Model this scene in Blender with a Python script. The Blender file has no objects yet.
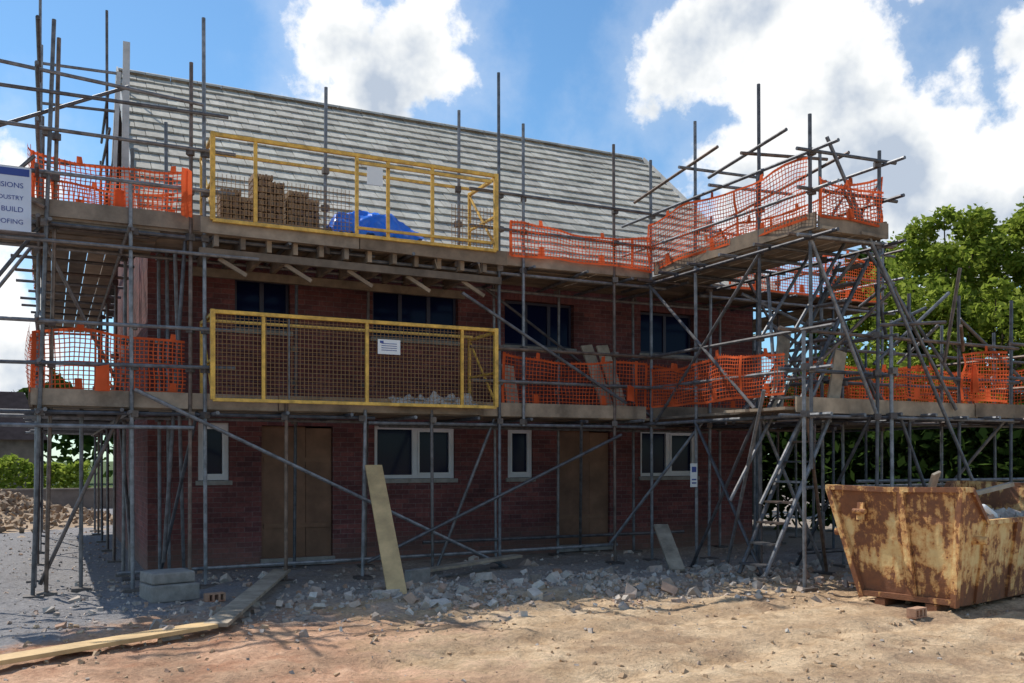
import bpy, math, random
from mathutils import Vector, noise, Matrix
random.seed(7)
R=random.random
def U(a,b): return random.uniform(a,b)
scene=bpy.context.scene
scene.view_settings.view_transform='Standard'
scene.view_settings.look='None'
scene.view_settings.exposure=0

# ------------------------------------------------------------ node helpers
def newmat(name):
    m=bpy.data.materials.new(name); m.use_nodes=True
    nt=m.node_tree; nt.nodes.clear()
    out=nt.nodes.new('ShaderNodeOutputMaterial')
    b=nt.nodes.new('ShaderNodeBsdfPrincipled')
    nt.links.new(b.outputs[0],out.inputs[0])
    return m,nt,b,out
def N(nt,t,**kw):
    n=nt.nodes.new(t)
    for k,v in kw.items(): setattr(n,k,v)
    return n
def L(nt,a,b): nt.links.new(a,b)
def noise_n(nt,vec,scale,detail=5,rough=.6):
    n=N(nt,'ShaderNodeTexNoise'); n.inputs['Scale'].default_value=scale
    n.inputs['Detail'].default_value=detail; n.inputs['Roughness'].default_value=rough
    if vec is not None: L(nt,vec,n.inputs['Vector'])
    return n.outputs[0]
def ramp(nt,fac,stops):
    n=N(nt,'ShaderNodeValToRGB'); e=n.color_ramp.elements
    while len(e)<len(stops): e.new(.5)
    for el,(p,c) in zip(e,stops):
        el.position=p; el.color=(c[0],c[1],c[2],1) if not isinstance(c,(int,float)) else (c,c,c,1)
    L(nt,fac,n.inputs[0]); return n.outputs[0]
def mix(nt,fac,a,b,mode='MIX'):
    n=N(nt,'ShaderNodeMix',data_type='RGBA',blend_type=mode)
    for s,v in ((0,fac),(6,a),(7,b)):
        if isinstance(v,bpy.types.NodeSocket): L(nt,v,n.inputs[s])
        elif isinstance(v,(int,float)) and s!=0: n.inputs[s].default_value=(v,v,v,1)
        elif s==0: n.inputs[s].default_value=v
        else: n.inputs[s].default_value=(v[0],v[1],v[2],1)
    return n.outputs[2]
def math_n(nt,op,a,b=0.0,clamp=False):
    n=N(nt,'ShaderNodeMath',operation=op,use_clamp=clamp)
    for i,v in enumerate((a,b)):
        if isinstance(v,bpy.types.NodeSocket): L(nt,v,n.inputs[i])
        else: n.inputs[i].default_value=v
    return n.outputs[0]
def bump(nt,b,h,strength=.5,dist=.02):
    n=N(nt,'ShaderNodeBump'); n.inputs['Strength'].default_value=strength; n.inputs['Distance'].default_value=dist
    L(nt,h,n.inputs['Height']); L(nt,n.outputs[0],b.inputs['Normal'])
def coord(nt): return N(nt,'ShaderNodeTexCoord').outputs['Object']
def island(nt): return N(nt,'ShaderNodeNewGeometry').outputs['Random Per Island']

def mat_varied(name,cols,rough=.85,nscale=6,nstr=.35,bumps=.3,bdist=.01,metal=0,trans=0,det=4,spec=.5):
    m,nt,b,out=newmat(name)
    c=coord(nt)
    if len(cols)==1:
        r=N(nt,'ShaderNodeRGB'); r.outputs[0].default_value=(*cols[0],1); base=r.outputs[0]
    else: base=ramp(nt,island(nt),[(i/(len(cols)-1),k) for i,k in enumerate(cols)])
    if nstr>0:
        n1=noise_n(nt,c,nscale,det,.65)
        f=ramp(nt,n1,[(.3,1-nstr),(.7,1+nstr*.3)])
        col=mix(nt,1.0,base,f,'MULTIPLY')
    else: col=base
    L(nt,col,b.inputs['Base Color'])
    b.inputs['Roughness'].default_value=rough; b.inputs['Metallic'].default_value=metal; b.inputs['Specular IOR Level'].default_value=spec
    if bumps: bump(nt,b,noise_n(nt,c,nscale*6,3),bumps,bdist)
    if trans:
        t=N(nt,'ShaderNodeBsdfTranslucent'); L(nt,col,t.inputs[0])
        d=N(nt,'ShaderNodeBsdfDiffuse'); L(nt,col,d.inputs[0])
        ms=N(nt,'ShaderNodeMixShader'); ms.inputs[0].default_value=trans
        L(nt,d.outputs[0],ms.inputs[1]); L(nt,t.outputs[0],ms.inputs[2]); L(nt,ms.outputs[0],out.inputs[0])
        nt.nodes.remove(b)
    return m

M={}
M['tube']=mat_varied('galvanised_steel',[(.15,.16,.18),(.27,.28,.30),(.18,.17,.17),(.10,.11,.13),(.22,.15,.11)],.5,9,.6,0,.002,.4)
M['coupler']=mat_varied('coupler_steel',[(.10,.09,.09),(.2,.17,.15)],.6,20,.4,0,.002,.4)
M['board']=mat_varied('scaffold_board',[(.22,.16,.11),(.33,.25,.175),(.165,.13,.10),(.28,.225,.175),(.40,.31,.22)],.85,3,.55,.25,.004)
M['newboard']=mat_varied('new_timber',[(.62,.41,.19),(.66,.47,.24)],.7,3,.4,.15,.003)
M['greyboard']=mat_varied('weathered_board',[(.38,.31,.23),(.46,.38,.29)],.85,4,.5,.25,.004)
M['ply']=mat_varied('plywood',[(.20,.105,.065),(.23,.125,.075)],.8,2.2,.45,.1,.003)
def mk_tile():
    m,nt,b,out=newmat('roof_tile'); c=coord(nt)
    base=ramp(nt,island(nt),[(0,(.36,.34,.29)),(.3,(.46,.44,.38)),(.55,(.42,.395,.34)),(.8,(.51,.48,.42)),(1,(.33,.31,.27))])
    n1=noise_n(nt,c,.9,5,.7); n2=noise_n(nt,c,14,4,.7)
    mp=N(nt,'ShaderNodeMapping'); mp.inputs['Scale'].default_value=(5,.6,.6); L(nt,c,mp.inputs[0]); n3=noise_n(nt,mp.outputs[0],1.3,4,.6)
    col=mix(nt,1.0,base,ramp(nt,n1,[(.3,.75),(.62,1.1)]),'MULTIPLY'); col=mix(nt,1.0,col,ramp(nt,n2,[(.3,.8),(.65,1.1)]),'MULTIPLY'); col=mix(nt,1.0,col,ramp(nt,n3,[(.3,.82),(.6,1.05)]),'MULTIPLY')
    L(nt,col,b.inputs['Base Color']); b.inputs['Roughness'].default_value=.85; bump(nt,b,n2,.3,.004); return m
M['tile']=mk_tile()
M['tilestack']=mat_varied('stacked_tile',[(.24,.15,.09),(.34,.23,.14),(.17,.11,.08)],.85,5,.3,.2,.003)
M['orange']=mat_varied('orange_plastic_mesh',[(.80,.15,.055)],.55,2,.4,0,0,0,.30,2)
M['yellow']=mat_varied('yellow_paint',[(.76,.43,.06),(.80,.50,.10)],.5,9,.5,.1,.002)
M['wire']=mat_varied('gate_wire',[(.26,.14,.05)],.6,6,0,0)
M['upvc']=mat_varied('white_upvc',[(.60,.60,.62)],.4,3,.15,0)
M['stone']=mat_varied('rubble_stone',[(.40,.33,.28),(.54,.47,.41),(.28,.24,.21),(.66,.60,.53),(.42,.26,.18),(.48,.41,.35)],.95,14,.3,.3,.006)
M['clod']=mat_varied('earth_clods',[(.50,.35,.22),(.42,.28,.17),(.60,.44,.29)],.97,14,.25,.3,.006)
M['conc']=mat_varied('concrete',[(.27,.25,.23),(.33,.31,.28)],.95,8,.35,.4,.005)
M['redbrick']=mat_varied('loose_brick',[(.42,.19,.11),(.48,.30,.2)],.9,12,.3,.3,.004)
M['tarp']=mat_varied('blue_polythene',[(.015,.17,.80)],.3,5,.3,.2,.01)
M['paper']=mat_varied('paper',[(.75,.77,.78)],.6,3,.05,0)
M['polysheet']=mat_varied('clear_polythene',[(.55,.53,.5)],.25,6,.3,.4,.02)
M['bark']=mat_varied('bark',[(.10,.075,.05)],.95,8,.4,.5,.02)
M['leafb']=mat_varied('leaf_bright',[(.13,.19,.025),(.25,.32,.045),(.34,.40,.08),(.18,.25,.035)],.6,.6,0,0,0,0,.55)
M['leafd']=mat_varied('leaf_dark',[(.02,.042,.012),(.045,.08,.018),(.065,.11,.024)],.65,.6,0,0,0,0,.3)
M['fascia']=mat_varied('verge_board',[(.52,.52,.51)],.7,4,.3,0)
M['felt']=mat_varied('soffit_dark',[(.07,.06,.055)],.9,4,.2,0)
M['signw']=mat_varied('sign_board',[(.60,.66,.78)],.5,3,.1,0)
M['signb']=mat_varied('sign_ink',[(.03,.06,.28)],.5,3,.1,0)
M['red']=mat_varied('red_paint',[(.5,.04,.03)],.5,3,.1,0)
M['wallgrey']=mat_varied('rendered_wall',[(.22,.17,.14)],.95,2,.4,.2,.005)

def mk_glass(name,spec,col):
    m,nt,b,out=newmat(name)
    b.inputs['Base Color'].default_value=col; b.inputs['Roughness'].default_value=.1
    b.inputs['Specular IOR Level'].default_value=spec
    bump(nt,b,noise_n(nt,coord(nt),1.2,2),.1,.02)
    return m
M['glass']=mk_glass('window_glass',.10,(.008,.012,.035,1)); M['gap']=mk_glass('unlit_room_glass',.07,(.005,.008,.035,1))  # opaque panes: darkness of the rooms behind is put into their colour
def mk_brick():
    m,nt,b,out=newmat('red_brickwork')
    c=coord(nt); s=N(nt,'ShaderNodeSeparateXYZ'); L(nt,c,s.inputs[0])
    xy=math_n(nt,'ADD',s.outputs[0],s.outputs[1]); cb=N(nt,'ShaderNodeCombineXYZ')
    L(nt,xy,cb.inputs[0]); L(nt,s.outputs[2],cb.inputs[1])
    br=N(nt,'ShaderNodeTexBrick'); L(nt,cb.outputs[0],br.inputs['Vector'])
    br.inputs['Scale'].default_value=1; br.inputs['Brick Width'].default_value=.225; br.inputs['Row Height'].default_value=.075
    br.inputs['Mortar Size'].default_value=.005; br.inputs['Mortar Smooth'].default_value=.4; br.inputs['Bias'].default_value=-.1
    br.inputs['Color1'].default_value=(.205,.072,.066,1); br.inputs['Color2'].default_value=(.105,.042,.045,1)
    br.inputs['Mortar'].default_value=(.18,.13,.125,1)
    n1=noise_n(nt,c,1.1,5); f=ramp(nt,n1,[(.3,.58),(.7,1.25)])
    col=mix(nt,1.0,br.outputs[0],f,'MULTIPLY')
    n2=noise_n(nt,c,18,3); col=mix(nt,1.0,col,ramp(nt,n2,[(.3,.7),(.7,1.15)]),'MULTIPLY')
    dz=ramp(nt,math_n(nt,'ADD',s.outputs[2],math_n(nt,'MULTIPLY',n1,.5)),[(.2,.55),(.75,0)])
    col=mix(nt,dz,col,(.24,.17,.13))
    L(nt,col,b.inputs['Base Color']); b.inputs['Roughness'].default_value=.9; b.inputs['Specular IOR Level'].default_value=.25
    h=math_n(nt,'SUBTRACT',n2,br.outputs[1]); bump(nt,b,h,.6,.008)
    return m
M['brick']=mk_brick()
def mk_skip():
    m,nt,b,out=newmat('rusty_skip_paint')
    c=coord(nt); n1=noise_n(nt,c,2.6,7,.72); n2=noise_n(nt,c,11,5,.7)
    mp=N(nt,'ShaderNodeMapping'); mp.inputs['Scale'].default_value=(7,7,.8); L(nt,c,mp.inputs[0])
    n3=noise_n(nt,mp.outputs[0],1.5,5,.6)
    sep=N(nt,'ShaderNodeSeparateXYZ'); L(nt,c,sep.inputs[0])
    zz=ramp(nt,sep.outputs[2],[(0,.12),(.5,.0),(.9,.0),(1,.05)])
    s=math_n(nt,'ADD',math_n(nt,'MULTIPLY',n1,.56),math_n(nt,'MULTIPLY',n3,.30))
    s=math_n(nt,'ADD',s,math_n(nt,'MULTIPLY',n2,.24)); s=math_n(nt,'ADD',s,zz)
    mask=ramp(nt,s,[(.570,0),(.61,1)])
    paint=mix(nt,n2,(.85,.62,.28),(.66,.46,.21)); rust=mix(nt,n2,(.34,.13,.05),(.10,.045,.03))
    halo=ramp(nt,s,[(.50,0),(.59,1)])
    paint=mix(nt,halo,paint,(.60,.28,.09))
    L(nt,mix(nt,mask,paint,rust),b.inputs['Base Color'])
    b.inputs['Roughness'].default_value=.75
    bump(nt,b,math_n(nt,'SUBTRACT',n1,math_n(nt,'MULTIPLY',mask,.2)),.6,.04)
    return m
M['skip']=mk_skip()
def mk_ground():
    m,nt,b,out=newmat('bare_earth')
    c=coord(nt); s=N(nt,'ShaderNodeSeparateXYZ'); L(nt,c,s.inputs[0])
    big=noise_n(nt,c,.45,3); mid=noise_n(nt,c,2.2,6,.65); fine=noise_n(nt,c,22,5,.7); vf=noise_n(nt,c,90,3,.7); pat=noise_n(nt,c,.9,5,.6)
    sand=mix(nt,ramp(nt,mid,[(.35,0),(.62,1)]),(.43,.29,.175),(.70,.525,.345))
    pink=mix(nt,ramp(nt,mid,[(.35,0),(.62,1)]),(.42,.215,.13),(.66,.42,.28))
    fx=math_n(nt,'ADD',math_n(nt,'MULTIPLY',s.outputs[0],-.34),math_n(nt,'MULTIPLY',mid,1.6))
    fx=math_n(nt,'ADD',fx,math_n(nt,'MULTIPLY',big,1.2))
    mred=ramp(nt,fx,[(.65,0),(1.0,1)])
    col=mix(nt,mred,sand,pink)
    tr=math_n(nt,'SUBTRACT',s.outputs[1],math_n(nt,'MULTIPLY',s.outputs[0],.16))
    tr=math_n(nt,'ADD',tr,math_n(nt,'MULTIPLY',big,.9))
    sn_=math_n(nt,'SINE',math_n(nt,'MULTIPLY',tr,4.6)); tm=ramp(nt,math_n(nt,'ADD',sn_,math_n(nt,'MULTIPLY',math_n(nt,'SUBTRACT',mid,.5),2.2)),[(.45,0),(.95,.45)])
    col=mix(nt,tm,col,(.33,.22,.14))
    damp=ramp(nt,pat,[(.52,0),(.60,.55)])
    col=mix(nt,damp,col,(.29,.185,.12))
    grey=mix(nt,mid,(.26,.225,.20),(.46,.40,.345))
    fy=math_n(nt,'ADD',math_n(nt,'MULTIPLY',math_n(nt,'ADD',s.outputs[1],4.9),.45),math_n(nt,'MULTIPLY',math_n(nt,'SUBTRACT',mid,.5),1.8))
    fy=math_n(nt,'ADD',fy,math_n(nt,'MULTIPLY',math_n(nt,'SUBTRACT',big,.5),2.4))
    mg=ramp(nt,fy,[(.0,0),(.6,1)])
    col=mix(nt,mg,col,grey)
    # blue-grey gravel dressing on the west side
    gx=math_n(nt,'ADD',math_n(nt,'MULTIPLY',s.outputs[0],-.7),math_n(nt,'MULTIPLY',math_n(nt,'ADD',s.outputs[1],4.7),.6))
    gm=ramp(nt,math_n(nt,'ADD',gx,math_n(nt,'MULTIPLY',math_n(nt,'SUBTRACT',mid,.5),1.5)),[(.55,0),(.95,1)])
    col=mix(nt,gm,col,(.27,.26,.265))
    far=ramp(nt,math_n(nt,'MULTIPLY',s.outputs[1],.02),[(.5,0),(.7,1)])
    col=mix(nt,far,col,(.07,.10,.03))
    col=mix(nt,1.0,col,ramp(nt,fine,[(.3,.68),(.62,1.12)]),'MULTIPLY')
    L(nt,col,b.inputs['Base Color']); b.inputs['Roughness'].default_value=.97; b.inputs['Specular IOR Level'].default_value=.2
    h=math_n(nt,'ADD',math_n(nt,'MULTIPLY',fine,1.0),math_n(nt,'MULTIPLY',vf,.4)); h=math_n(nt,'ADD',h,math_n(nt,'MULTIPLY',mid,1.8))
    bump(nt,b,h,.85,.04)
    return m
M['ground']=mk_ground()

# ------------------------------------------------------------ mesh builder
class MB:
    def __init__(s): s.v=[]; s.f=[]
    def add(s,vs,fs):
        o=len(s.v); s.v+= [tuple(p) for p in vs]; s.f+=[tuple(i+o for i in f) for f in fs]
    def obox(s,c,ax,ay,az,hx,hy,hz):
        c=Vector(c); vs=[c+ax*(hx*i)+ay*(hy*j)+az*(hz*k) for i in(-1,1) for j in(-1,1) for k in(-1,1)]
        s.add(vs,[(0,1,3,2),(4,6,7,5),(0,4,5,1),(2,3,7,6),(0,2,6,4),(1,5,7,3)])
    def box(s,x0,x1,y0,y1,z0,z1):
        s.obox(((x0+x1)/2,(y0+y1)/2,(z0+z1)/2),Vector((1,0,0)),Vector((0,1,0)),Vector((0,0,1)),abs(x1-x0)/2,abs(y1-y0)/2,abs(z1-z0)/2)
    def beam(s,p0,p1,w,t,up=(0,0,1),roll=0):
        p0=Vector(p0);p1=Vector(p1); d=(p1-p0); ln=d.length; d.normalize()
        side=d.cross(Vector(up))
        if side.length<1e-3: side=d.cross(Vector((0,1,0)))
        side.normalize(); u=side.cross(d).normalized()
        if roll: q=Matrix.Rotation(roll,3,d); side=q@side; u=q@u
        s.obox((p0+p1)/2,d,side,u,ln/2,w/2,t/2)
    def tube(s,p0,p1,r=.0242,n=8,r1=None):
        p0=Vector(p0);p1=Vector(p1); d=(p1-p0).normalized(); r1=r if r1 is None else r1
        a=d.orthogonal().normalized(); b=d.cross(a)
        vs=[p0+(a*math.cos(t)+b*math.sin(t))*r for t in [2*math.pi*i/n for i in range(n)]]
        vs+=[p1+(a*math.cos(t)+b*math.sin(t))*r1 for t in [2*math.pi*i/n for i in range(n)]]
        fs=[(i,(i+1)%n,n+(i+1)%n,n+i) for i in range(n)]+[tuple(range(n-1,-1,-1)),tuple(range(n,2*n))]
        s.add(vs,fs)
    def quad(s,*p): s.add(p,[tuple(range(len(p)))])
    def rock(s,c,r,flat=.7):
        q=Matrix.Rotation(U(0,6.28),3,Vector((U(-1,1),U(-1,1),U(-1,1)+.01)).normalized())
        ax,ay,az=[q@Vector(k) for k in((1,0,0),(0,1,0),(0,0,1))]
        sx,sy,sz=U(.6,1.2)*r,U(.5,1)*r,U(.3,.75)*r
        c=Vector(c); vs=[]
        for i in(-1,1):
            for j in(-1,1):
                for k in(-1,1):
                    vs.append(c+ax*(sx*i*U(.55,1.1))+ay*(sy*j*U(.55,1.1))+az*(sz*k*U(.55,1.1)))
        s.add(vs,[(0,1,3,2),(4,6,7,5),(0,4,5,1),(2,3,7,6),(0,2,6,4),(1,5,7,3)])
    def done(s,name,mat,parent=None,smooth=False,bevel=0):
        me=bpy.data.meshes.new(name); me.from_pydata(s.v,[],s.f); me.materials.append(M[mat] if isinstance(mat,str) else mat)
        if smooth:
            for p in me.polygons: p.use_smooth=True
        o=bpy.data.objects.new(name,me); scene.collection.objects.link(o)
        if parent: o.parent=parent
        if bevel:
            bm=o.modifiers.new('b','BEVEL'); bm.width=bevel; bm.segments=2
        return o
def empty(name):
    e=bpy.data.objects.new(name,None); scene.collection.objects.link(e); return e
XV,YV,ZV=Vector((1,0,0)),Vector((0,1,0)),Vector((0,0,1))

# ------------------------------------------------------------ camera
cam=bpy.data.cameras.new('Camera'); co=bpy.data.objects.new('Camera',cam); scene.collection.objects.link(co)
co.location=(-1.24,-14.22,1.6); co.rotation_euler=(math.radians(90),0,math.radians(-26.3))
cam.lens=32.84; cam.sensor_width=36; cam.shift_y=.1157; cam.clip_end=3000; cam.clip_start=.05
scene.camera=co

# ------------------------------------------------------------ light
SAZ=math.radians(-26); SEL=math.radians(54)
sd=Vector((math.sin(SAZ)*math.cos(SEL),math.cos(SAZ)*math.cos(SEL),math.sin(SEL)))
sl=bpy.data.lights.new('sun','SUN'); sl.energy=5.0; sl.angle=math.radians(.5); sl.color=(1,.94,.84)
so=bpy.data.objects.new('sun',sl); scene.collection.objects.link(so); so.rotation_euler=sd.to_track_quat('Z','Y').to_euler()
w=bpy.data.worlds.new('World'); scene.world=w; w.use_nodes=True; nt=w.node_tree; nt.nodes.clear()
w.cycles.sampling_method='MANUAL'; w.cycles.sample_map_resolution=512
wo=N(nt,'ShaderNodeOutputWorld'); sky=N(nt,'ShaderNodeTexSky',sky_type='NISHITA'); sky.sun_disc=False
sky.sun_elevation=SEL; sky.sun_rotation=SAZ; sky.air_density=1.0; sky.dust_density=.3; sky.ozone_density=2.5
skc=mix(nt,1.0,sky.outputs[0],(.76,1.05,1.16),'MULTIPLY')
bg=N(nt,'ShaderNodeBackground'); bg.inputs[1].default_value=.13; L(nt,skc,bg.inputs[0])
dirv=N(nt,'ShaderNodeTexCoord').outputs['Generated']
nd=N(nt,'ShaderNodeVectorMath',operation='NORMALIZE'); L(nt,dirv,nd.inputs[0]); dirn=nd.outputs[0]
clouds=[(15.6,24.6,.055),(20.3,23.8,.062),(18,21.8,.05),(34.1,20.3,.022),(37.6,22.8,.055),(41.2,25,.09),(45,20.6,.095),(48.5,16.4,.10),(53.5,14,.09),(56.5,21.8,.035),(41.2,16.2,.07),(49.5,26.5,.05),(60,17,.12),(-3,13.5,.05),(-3.5,6,.08),(-60,25,.3),(150,32,.36),(230,28,.26),(60,50,.2)]
f=None
for az,el,r in clouds:
    a,e=math.radians(az),math.radians(el); c=(math.sin(a)*math.cos(e),math.cos(a)*math.cos(e),math.sin(e))
    dn=N(nt,'ShaderNodeVectorMath',operation='DISTANCE'); L(nt,dirn,dn.inputs[0]); dn.inputs[1].default_value=c
    v=math_n(nt,'SUBTRACT',r,dn.outputs['Value']); f=v if f is None else math_n(nt,'MAXIMUM',f,v)
n1=noise_n(nt,dirn,11,8,.60); n2=noise_n(nt,dirn,6,5,.6)
ff=math_n(nt,'ADD',f,math_n(nt,'MULTIPLY',math_n(nt,'SUBTRACT',n1,.5),.22))
mr=N(nt,'ShaderNodeMapRange',interpolation_type='SMOOTHSTEP'); L(nt,ff,mr.inputs[0]); mr.inputs[1].default_value=-.012; mr.inputs[2].default_value=.024
mh=N(nt,'ShaderNodeMapRange',interpolation_type='SMOOTHSTEP'); L(nt,ff,mh.inputs[0]); mh.inputs[1].default_value=-.08; mh.inputs[2].default_value=.03; mh.inputs[4].default_value=.25
mask=math_n(nt,'MAXIMUM',mr.outputs[0],mh.outputs[0])
dens=math_n(nt,'ADD',math_n(nt,'MULTIPLY',ff,5.5),math_n(nt,'MULTIPLY',math_n(nt,'SUBTRACT',n2,.5),3.0))
ccol=ramp(nt,dens,[(.20,(1.10,1.10,1.10)),(.42,(.90,.93,.95)),(.78,(.52,.60,.72))])
bgc=N(nt,'ShaderNodeBackground'); bgc.inputs[1].default_value=1.0; L(nt,ccol,bgc.inputs[0])
ms=N(nt,'ShaderNodeMixShader'); L(nt,mask,ms.inputs[0]); L(nt,bg.outputs[0],ms.inputs[1]); L(nt,bgc.outputs[0],ms.inputs[2]); L(nt,ms.outputs[0],wo.inputs[0])

# ------------------------------------------------------------ ground
def gh(x,y):
    d=math.hypot(x-3,y+6)
    k=max(0,1-d/40)
    h=.05*noise.noise(Vector((x*.5,y*.5,0)))*k + .04*noise.noise(Vector((x*1.7,y*1.7,3)))*k
    h+=.03*noise.noise(Vector((x*4,y*4,7)))*k+.02*noise.noise(Vector((x*11,y*11,9)))*k
    rx=math.exp(-((x-4.8)/3.6)**4); ry=math.exp(-((y+4.1+.25*math.sin(x*1.3))/.75)**2)
    h+=rx*ry*(.09+.14*noise.noise(Vector((x*1.3,y*1.6,5))))
    if y>-.3 and -1<x<12 and y<9: h*=.2
    ry=math.exp(-((y+7.2-.16*x)/.16)**2)+math.exp(-((y+8.7-.16*x)/.16)**2)
    h-=.045*ry*max(0,min(1,(x+1)/2))*k*(1+.4*math.sin(x*28))
    return h-.02
def axis(lo,hi,st,far):
    a=[lo+i*st for i in range(int((hi-lo)/st)+1)]; s=st; x=a[-1]
    while x<far: s*=1.35; x+=s; a.append(x)
    s=st; x=a[0]; pre=[]
    while x>-far: s*=1.35; x-=s; pre.append(x)
    return pre[::-1]+a
X=axis(-4,11,.05,900); Y=axis(-12,.2,.05,900)
vs=[(x,y,gh(x,y)) for y in Y for x in X]; nx=len(X)
fs=[(j*nx+i,j*nx+i+1,(j+1)*nx+i+1,(j+1)*nx+i) for j in range(len(Y)-1) for i in range(nx-1)]
g=MB(); g.v=vs; g.f=fs; g.done('ground','ground',smooth=True)

# ------------------------------------------------------------ rubble
rb=MB()
for i in range(6000):
    x=random.gauss(4.9,2.4); y=random.gauss(-4.2,.7)
    if R()<.15: y=U(-5.0,-.3); x=U(-1,10)
    if x<-2 or x>10.5 or y>-.15: continue
    dd=noise.noise(Vector((x*.9,y*1.3,8)))
    if dd<-.05 and R()<.75: continue
    r=.010+.042*R()**3+(.06 if R()<.03 else 0)
    rb.rock((x,y,gh(x,y)+r*.2),r)
for i in range(500):
    x=U(-3,10); y=U(-11,-4.5); r=.006+.018*R()**3
    rb.rock((x,y,gh(x,y)+r*.2),r)
for i in range(1800):
    x=U(-4,-.1); y=U(-4.6,9); r=.008+.024*R()**3
    rb.rock((x,y,gh(x,y)+r*.1),r)
rb.done('rubble','stone')
cl=MB()
for i in range(3600):
    x=U(-3.5,9.5); y=U(-12,-4.0)
    if noise.noise(Vector((x*.8,y*.8,18)))<0 and R()<.8: continue
    r=.006+.028*R()**3; cl.rock((x,y,gh(x,y)+r*.1),r)
cl.done('earth_clods','clod')
hp=MB(); n=44; hv=[]
def hz(x,y): return .95*math.exp(-((x+3.6)/2.6)**2-((y-13.5)/2.6)**2)
for j in range(n+1):
    for i in range(n+1):
        x=-12+i*.3; y=7+j*.3
        z=hz(x,y)*(1+.5*noise.noise(Vector((x*.7,y*.7,1))))+.14*noise.noise(Vector((x*2,y*2,4)))-.10
        hv.append((x,y,z))
hp.v=[(x,y,(z if x<-.3 or y>8.6 else -.3)) for x,y,z in hv]; hp.f=[(j*(n+1)+i,j*(n+1)+i+1,(j+1)*(n+1)+i+1,(j+1)*(n+1)+i) for j in range(n) for i in range(n)]
for i in range(1800):
    x=random.gauss(-4,2.0); y=random.gauss(12.5,1.8)
    if y>9: hp.rock((x,y,hz(x,y)),U(.02,.11))
hp.done('spoil_heap',mat_varied('spoil',[(.36,.25,.16),(.47,.35,.24),(.28,.20,.14)],.95,3,.4,.4,.02))

# ------------------------------------------------------------ house
H=empty('brick_house')
LX,DY,EV,RG=11.0,8.0,4.85,8.6
ops=[(.69,1.13,1.30,2.15,'w1'),(1.60,2.69,.12,2.12,'d'),(3.36,4.74,1.30,2.15,'w2'),(5.71,6.19,1.30,2.15,'w1'),(6.68,7.75,.12,2.12,'d'),(8.40,9.67,1.30,2.15,'w2'),
 (1.21,2.03,3.55,4.32,'u2'),(3.33,4.80,3.55,4.32,'u3'),(5.65,7.0,3.55,4.32,'u3'),(8.40,9.6,3.55,4.32,'u2')]
wl=MB()
xs=sorted({0,LX,*[o[0] for o in ops],*[o[1] for o in ops]}); zs=sorted({-.3,EV,*[o[2] for o in ops],*[o[3] for o in ops]})
for i in range(len(xs)-1):
    for j in range(len(zs)-1):
        cx=(xs[i]+xs[i+1])/2; cz=(zs[j]+zs[j+1])/2
        if any(o[0]<cx<o[1] and o[2]<cz<o[3] for o in ops): continue
        wl.quad((xs[i],0,zs[j]),(xs[i+1],0,zs[j]),(xs[i+1],0,zs[j+1]),(xs[i],0,zs[j+1]))
for x0,x1,z0,z1,t in ops:
    d=.16
    wl.quad((x0,0,z0),(x0,0,z1),(x0,d,z1),(x0,d,z0)); wl.quad((x1,0,z0),(x1,d,z0),(x1,d,z1),(x1,0,z1))
    wl.quad((x0,0,z1),(x1,0,z1),(x1,d,z1),(x0,d,z1)); wl.quad((x0,0,z0),(x0,d,z0),(x1,d,z0),(x1,0,z0))
for x in (0,LX):
    wl.add([(x,0,-.3),(x,DY,-.3),(x,DY,EV),(x,DY/2,RG-.12),(x,0,EV)],[(0,1,2,3,4)])
wl.quad((0,DY,-.3),(LX,DY,-.3),(LX,DY,EV),(0,DY,EV))
wl.done('walls','brick',H)
fr=MB(); gl=MB(); gu=MB(); pl=MB(); si=MB(); li=MB(); fru=MB()
for x0,x1,z0,z1,t in ops:
    if t=='d':
        xm=x0+(x1-x0)*.62
        pl.box(x0+.01,xm-.004,.05,.075,z0,z1-.01); pl.box(xm+.004,x1-.01,.054,.079,z0,z1-.03)
        for zz in (.6,1.6): pl.beam((x0+.04,.04,zz),(x1-.04,.04,zz),.02,.07)
        si.box(x0-.02,x1+.02,-.06,.02,z0-.12,z0-.003)
        continue
    low=t[0]=='w'
    F=fr if low else fru
    y0,y1=(.045,.105) if low else (.10,.14); b=.06 if low else .045
    F.box(x0+.004,x0+b,y0,y1,z0,z1); F.box(x1-b,x1-.004,y0,y1,z0,z1)
    F.box(x0+b,x1-b,y0,y1,z1-b,z1-.003); F.box(x0+b,x1-b,y0,y1,z0+.003,z0+b)
    k=int(t[1])
    for q in range(1,k):
        xm=x0+(x1-x0)*q/k; F.box(xm-b*.7,xm+b*.7,y0-.004,y1,z0+b,z1-b)
    G=gl if low else gu
    G.quad((x0,y1-.02,z0),(x1,y1-.02,z0),(x1,y1-.02,z1),(x0,y1-.02,z1))
    if low:
        xa=x0+(x1-x0)*(k-1)/k+ (.045 if k>1 else b); xb=x1-b
        for (a,bb,c,dd) in ((xa,xa+.035,z0+b,z1-b),(xb-.035,xb,z0+b,z1-b)): F.box(a,bb,y0-.015,y0+.03,c,dd)
        F.box(xa+.035,xb-.035,y0-.015,y0+.03,z1-b-.035,z1-b); F.box(xa+.035,xb-.035,y0-.015,y0+.03,z0+b,z0+b+.035)
    si.box(x0-.04,x1+.04,-.035,.045,z0-.07,z0-.002)
    nb=int((x1-x0+.1)/.075)
    for q in range(nb):
        xx=x0-.05+q*.075; li.box(xx+.005,xx+.07,-.006,.05,z1+.006,z1+.21)
fr.done('window_frames','upvc',H); gl.done('window_panes','glass',H); gu.done('upper_window_panes','gap',H); pl.done('door_boarding','ply',H); si.done('sills','conc',H,bevel=.005)
li.done('soldier_lintels',mat_varied('lintel_brick',[(.18,.062,.053),(.125,.045,.043)],.9,10,.3,.2,.003),H)
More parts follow.
